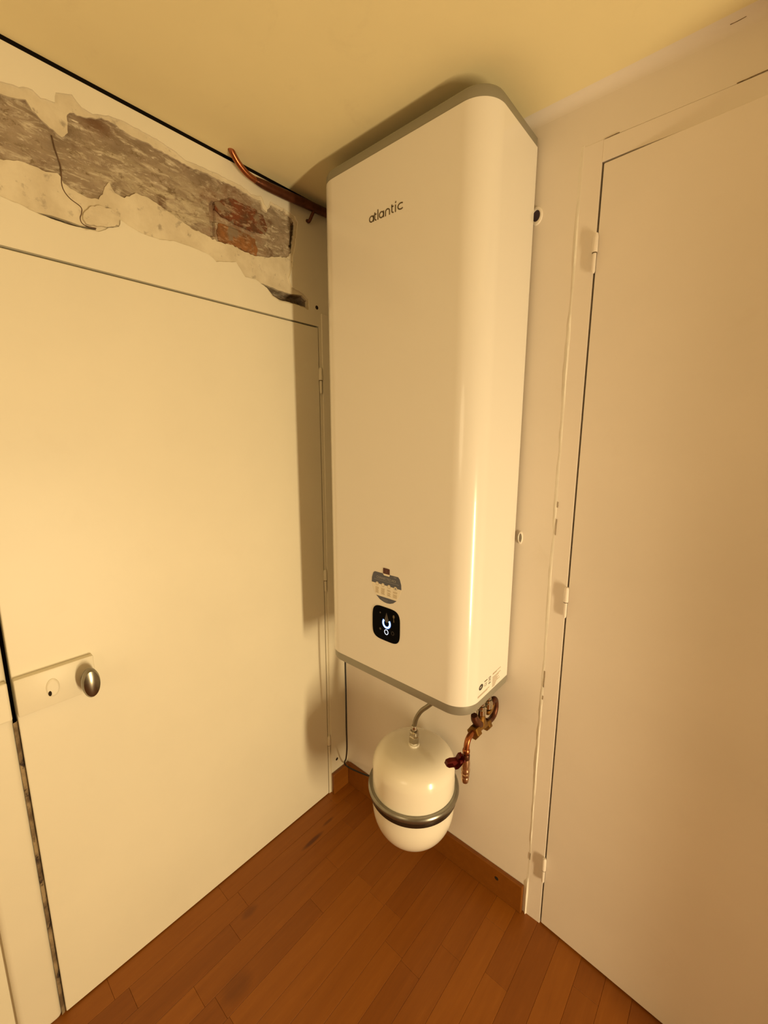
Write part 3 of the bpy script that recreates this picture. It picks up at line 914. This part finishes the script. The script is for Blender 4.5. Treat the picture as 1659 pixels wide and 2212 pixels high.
# rating plate print low on the right-hand side
HR = lambda u, v, d: (XR+d, u, v)
nf = obj('approval_mark', plate(arc(-0.182, 0.8631, 0.0118, 0.0085, 0, 345, 23), HR, 0.0002), 'black_ink', heater, label='black round approval mark')
obj('approval_letters', text_bm('NF', 0.0090, lambda u, v, d: (XR+0.0002+d, -0.1892+u, 0.8600+v), 0.0002), 'sticker', nf)
rp = text_bm('CE', 0.0130, lambda u, v, d: (XR+d, -0.1625+u, 0.8545+v), 0.0002, sx=0.98)
ribbon([(-0.1625, 0.8700), (-0.1445, 0.8700)], 0.0032, HR, 0.0002, b=rp)
ribbon([(-0.1355, 0.8705), (-0.1240, 0.8705)], 0.0020, HR, 0.0002, b=rp)
ribbon([(-0.1345, 0.8700), (-0.1325, 0.8570)], 0.0014, HR, 0.0002, b=rp)
ribbon([(-0.1250, 0.8700), (-0.1270, 0.8570)], 0.0014, HR, 0.0002, b=rp)
ribbon([(-0.1365, 0.8570), (-0.1235, 0.8705)], 0.0010, HR, 0.0002, b=rp)
ribbon([(-0.1235, 0.8570), (-0.1365, 0.8705)], 0.0010, HR, 0.0002, b=rp)
obj('approval_symbols', rp, 'ink', heater)
obj('bin_bar', ribbon([(-0.1365, 0.8519), (-0.1236, 0.8519)], 0.0030, HR, 0.0002), 'black_ink', heater)
rl = bmesh.new()
for zz, y0, y1 in ((0.8720, -0.1118, -0.0600), (0.8692, -0.1118, -0.0850), (0.8600, -0.1118, -0.0600), (0.8562, -0.1118, -0.0720), (0.8524, -0.1118, -0.0830), (0.8486, -0.1118, -0.0700), (0.8448, -0.1118, -0.0790), (0.8410, -0.1118, -0.0640), (0.8372, -0.1118, -0.0850), (0.8334, -0.1118, -0.0900), (0.8296, -0.1118, -0.0950), (0.8400, -0.1985, -0.1300), (0.8368, -0.1985, -0.1420)):
    ribbon([(y0, zz), (y1, zz)], 0.0017, HR, 0.0002, b=rl)
obj('rating_text', rl, M['rating_ink'], heater)

# ------------------------------------------------------------------ expansion tank
TX, TY = 0.499, -0.165
tank = thing('expansion_tank', 'white rounded expansion tank with a steel clamp ring below the water heater', 'expansion tank', (TX, TY, 0.20))
TR = 0.138
prof = [(0.0, 0.20)] + [(TR*math.sin(t)**0.8, 0.335-0.135*math.cos(t)) for t in [PI/2*i/18 for i in range(1, 19)]]
prof += [(TR, 0.36), (TR, 0.44)]
prof += [(TR*math.cos(t)**0.55, 0.475+0.068*math.sin(t)) for t in [PI/2*i/18 for i in range(0, 18)]] + [(0.0, 0.543)]
obj('vessel', lathe(prof, (TX, TY, 0), (0, 0, 1), 72, False), 'tank', tank, smooth=True, label='glossy white steel vessel')
obj('lower_band', lathe([(TR-0.002, 0.370), (TR+0.004, 0.368), (TR+0.0085, 0.372), (TR+0.0090, 0.380), (TR+0.0075, 0.3868), (TR-0.002, 0.3868)], (TX, TY, 0), (0, 0, 1), 80, False), 'band_dark', tank, smooth=True, label='dark lower lip of the clamp')
rp_ = [(TR-0.002, 0.3872), (TR+0.0105, 0.3885), (TR+0.0140, 0.393), (TR+0.0150, 0.3985), (TR+0.0140, 0.404), (TR+0.0100, 0.408), (TR+0.004, 0.4085), (TR-0.002, 0.406)]
obj('clamp_ring', lathe(rp_, (TX, TY, 0), (0, 0, 1), 80, False), 'steel', tank, smooth=True, label='galvanised clamp ring')
obj('neck', lathe([(0.0185, 0.541), (0.0185, 0.546), (0.0165, 0.549), (0.012, 0.549), (0.012, 0.553)], (TX, TY, 0), (0, 0, 1), 28), 'tank', tank, smooth=True)
obj('wall_bracket', box(TX-0.03, TX+0.03, -0.02, 0.0, 0.33, 0.46, 0.002), 'steel', tank)
# sticker edge showing on the far right shoulder
lab = []
la = bmesh.new()
for i in range(9):
    a = math.radians(23.5+2.2*i/8)
    for zz in (0.452, 0.482):
        lab.append(la.verts.new((TX+(TR+0.0004)*math.cos(a), TY+(TR+0.0004)*math.sin(a), zz)))
for i in range(8):
    la.faces.new((lab[2*i], lab[2*i+2], lab[2*i+3], lab[2*i+1]))
obj('label_edge', la, 'black_ink', tank)

# braided hose from heater to tank
hose = thing('flexible_hose', 'braided steel hose curving from the heater down onto the white tank', 'hose', (TX, TY, 0.553))
obj('braid', tube([(0.585, -0.150, 0.7915), (0.583, -0.151, 0.770), (0.572, -0.155, 0.735), (0.548, -0.160, 0.705), (0.524, -0.163, 0.678), (0.507, -0.165, 0.645), (TX+0.001, TY, 0.615), (TX, TY, 0.600)], 0.0072, 16), 'braid', hose, smooth=True)
obj('ferrule', lathe([(0.0085, 0.594), (0.0095, 0.596), (0.0095, 0.612), (0.0080, 0.615)], (TX, TY, 0), (0, 0, 1), 22), 'chrome', hose, smooth=True)
obj('union', lathe([(0.0125, 0.580), (0.0150, 0.582), (0.0150, 0.593), (0.0120, 0.596)], (TX, TY, 0), (0, 0, 1), 28), 'chrome', hose, smooth=True)
prism_nut((TX, TY, 0.5665), (0, 0, 1), 0.0175, 0.027, 'chrome', hose, 'nut')

# power cable
cab = [(0.190, -0.180, 0.7915), (0.189, -0.180, 0.72), (0.188, -0.178, 0.60), (0.172, -0.163, 0.45), (0.130, -0.122, 0.31), (0.085, -0.085, 0.21), (0.046, -0.058, 0.150), (0.036, -0.043, 0.121), (0.055, -0.034, 0.109), (0.100, -0.028, 0.1125), (0.160, -0.024, 0.125), (0.26, -0.020, 0.150), (0.38, -0.014, 0.165), (0.47, -0.010, 0.17)]
tag(obj('power_cable', tube(cab, 0.0032, 10), 'black', smooth=True), 'thin black power cable hanging from the heater into the corner', 'cable')

# ------------------------------------------------------------------ safety group: brass tee, copper bends and drain valve
SX = 0.715
grp = thing('safety_valve_group', 'brass fittings, copper bends and red-handled drain valve under the heater', 'valve', (SX, -0.123, 0.56))
P = lambda y, z, dx=0.0: (SX+dx, y, z)
tee = obj('tee_body', lathe([(0.011, 0.0), (0.0145, 0.003), (0.0155, 0.014), (0.0130, 0.030), (0.0130, 0.042)], P(-0.123, 0.694), (0, 0, 1), 22), 'brass', grp, smooth=True)
obj('union_nut', lathe([(0.0120, -0.014), (0.0150, -0.012), (0.0150, 0.004), (0.0125, 0.006), (0.0125, 0.014)], P(-0.123, 0.7505), (0, 0, 1), 28), 'chrome', grp, smooth=True)
obj('union_nut', lathe([(0.0120, -0.014), (0.0150, -0.012), (0.0150, 0.004), (0.0125, 0.006), (0.0125, 0.014)], P(-0.082, 0.7505), (0, 0, 1), 28), 'chrome', grp, smooth=True)
obj('elbow', tube([P(-0.082, 0.731), P(-0.080, 0.722), P(-0.068, 0.722), P(-0.053, 0.738)], [0.0105, 0.0110, 0.0105, 0.0095], 14), 'brass', grp, smooth=True)
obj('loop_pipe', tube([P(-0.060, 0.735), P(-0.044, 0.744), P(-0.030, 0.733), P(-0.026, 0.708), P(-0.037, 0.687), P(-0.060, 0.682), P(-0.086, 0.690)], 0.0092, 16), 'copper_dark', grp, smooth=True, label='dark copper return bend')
ax1 = Vector((0, -0.050, 0.022)).normalized()
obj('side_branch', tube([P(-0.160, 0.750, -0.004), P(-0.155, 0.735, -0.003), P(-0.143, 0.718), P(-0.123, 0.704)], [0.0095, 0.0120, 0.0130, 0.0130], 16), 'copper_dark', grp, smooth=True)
prism_nut(P(-0.086, 0.681), Vector((0, 0.05, -0.013)), 0.0175, 0.020, 'brass', grp, 'brass_nut')
obj('barrel', tube([P(-0.078, 0.680), P(-0.120, 0.697), P(-0.162, 0.699)], [0.0115, 0.0125, 0.0120], 16), 'brass', grp, smooth=True)
prism_nut(P(-0.160, 0.698), Vector((0, -0.05, 0.006)), 0.0200, 0.024, 'brass', grp, 'brass_nut')
obj('drain_bend', tube([P(-0.164, 0.699), P(-0.184, 0.702), P(-0.200, 0.692), P(-0.2055, 0.672), P(-0.2060, 0.650)], 0.0085, 16), 'copper', grp, smooth=True, label='bright copper bend')
obj('socket', lathe([(0.0088, 0.0), (0.0105, 0.003), (0.0110, 0.009), (0.0100, 0.014), (0.0088, 0.016)], P(-0.206, 0.655), (0, 0, 1), 20), 'copper', grp, smooth=True)
obj('valve_collar', lathe([(0.0098, 0.0), (0.0110, 0.002), (0.0110, 0.014), (0.0100, 0.017)], P(-0.206, 0.637), (0, 0, 1), 20), 'copper_dark', grp, smooth=True)
vb = [(0.0090, 0.562), (0.0100, 0.5635), (0.0108, 0.570), (0.0112, 0.578), (0.0104, 0.580), (0.0122, 0.583), (0.0122, 0.590), (0.0106, 0.592), (0.0128, 0.596), (0.0130, 0.604), (0.0115, 0.607), (0.0122, 0.612), (0.0124, 0.626), (0.0108, 0.638)]
obj('valve_body', lathe(vb, P(-0.206, 0.0), (0, 0, 1), 24), M['steel'] if False else simple('worn_nickel_copper', (0.50, 0.33, 0.21), 0.28, metal=0.95, var=0.25, vscale=70), grp, smooth=True, label='ribbed drain valve with open outlet')
hx = obj('handle_stem', lathe([(0.0060, 0.0), (0.0060, 0.022)], P(-0.212, 0.637), (-0.30, -0.95, 0.15), 14), 'red', grp, smooth=True)
# butterfly handle: three short lobes around the stem
hc = Vector(P(-0.236, 0.643, -0.008))
hu, hv = Vector((-0.42, -0.87, 0.25)).normalized(), Vector((0.25, 0.16, 0.95)).normalized()
hw = hu.cross(hv)
hv = hw.cross(hu).normalized()
out2 = [(-0.014, 0.006), (-0.012, 0.016), (-0.003, 0.0270), (0.007, 0.0255), (0.010, 0.010), (0.030, 0.010), (0.041, 0.005), (0.041, -0.007), (0.030, -0.013), (0.010, -0.012), (0.005, -0.022), (-0.005, -0.020), (-0.013, -0.008)]
hb_ = plate(out2, lambda u, v, d: tuple(hc + hu*u + hv*v + hw*(d-0.0065)), 0.013)
bmesh.ops.bevel(hb_, geom=[e for e in hb_.edges if len(e.link_faces) == 2 and e.calc_face_angle(0) > 0.6], offset=0.0018, segments=2, affect='EDGES')
obj('handle', hb_, 'red', grp, label='dark red butterfly handle')

# ------------------------------------------------------------------ copper pipe under the ceiling
pipe = thing('copper_pipe', 'bent copper pipe running below the ceiling into the corner behind the heater', 'pipe', (0.022, -0.25, 2.29))
obj('thin_pipe', tube([(0.034, -0.447, 2.352), (0.032, -0.437, 2.338), (0.028, -0.415, 2.321), (0.024, -0.385, 2.309), (0.022, -0.345, 2.305), (0.022, -0.30, 2.307)], 0.0085, 16), 'copper', pipe, smooth=True)
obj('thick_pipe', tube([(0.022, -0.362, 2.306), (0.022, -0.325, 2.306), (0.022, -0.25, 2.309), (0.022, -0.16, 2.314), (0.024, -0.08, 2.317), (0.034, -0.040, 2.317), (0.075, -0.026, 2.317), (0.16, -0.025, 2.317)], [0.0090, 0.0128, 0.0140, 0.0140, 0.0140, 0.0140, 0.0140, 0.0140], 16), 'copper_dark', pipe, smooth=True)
obj('clip', tube([(0.001, -0.150, 2.276), (0.012, -0.150, 2.272), (0.020, -0.145, 2.288), (0.024, -0.140, 2.301)], 0.0055, 10), 'copper_dark', pipe, smooth=True)

# ------------------------------------------------------------------ wall plugs beside the heater
for (px, pz, lbl, hole) in ((0.7425, 2.117, 'white wall plug with dark hole, high beside the heater', True), (0.7520, 1.262, 'small white plastic wall plug halfway up beside the heater', False)):
    pg = thing('wall_plug', lbl, 'wall plug', (px, 0.0, pz), 'wall plugs beside the heater')
    rr = 0.0165 if hole else 0.010
    pb = lathe([(rr*0.62, 0.0005), (rr*0.62, 0.0035), (rr*0.75, 0.0045), (rr*0.95, 0.0035), (rr, 0.0), (rr*0.9, -0.002)], (px, 0, pz), (0, -1, 0), 26, False)
    for v in pb.verts:
        v.co.z = pz+(v.co.z-pz)*(1.35 if hole else 2.0)
        v.co.x = px+(v.co.x-px)*(1.0 if hole else 0.75)
    obj('collar', pb, 'plug', pg, smooth=True)
    hb2 = lathe([(0.0, 0.001), (rr*0.63, 0.001), (rr*0.63, -0.001)], (px, 0, pz), (0, -1, 0), 20, False)
    for v in hb2.verts:
        v.co.z = pz+(v.co.z-pz)*(1.35 if hole else 2.0)
        v.co.x = px+(v.co.x-px)*(1.0 if hole else 0.75)
    obj('socket', hb2, 'plug_hole' if hole else 'under', pg)
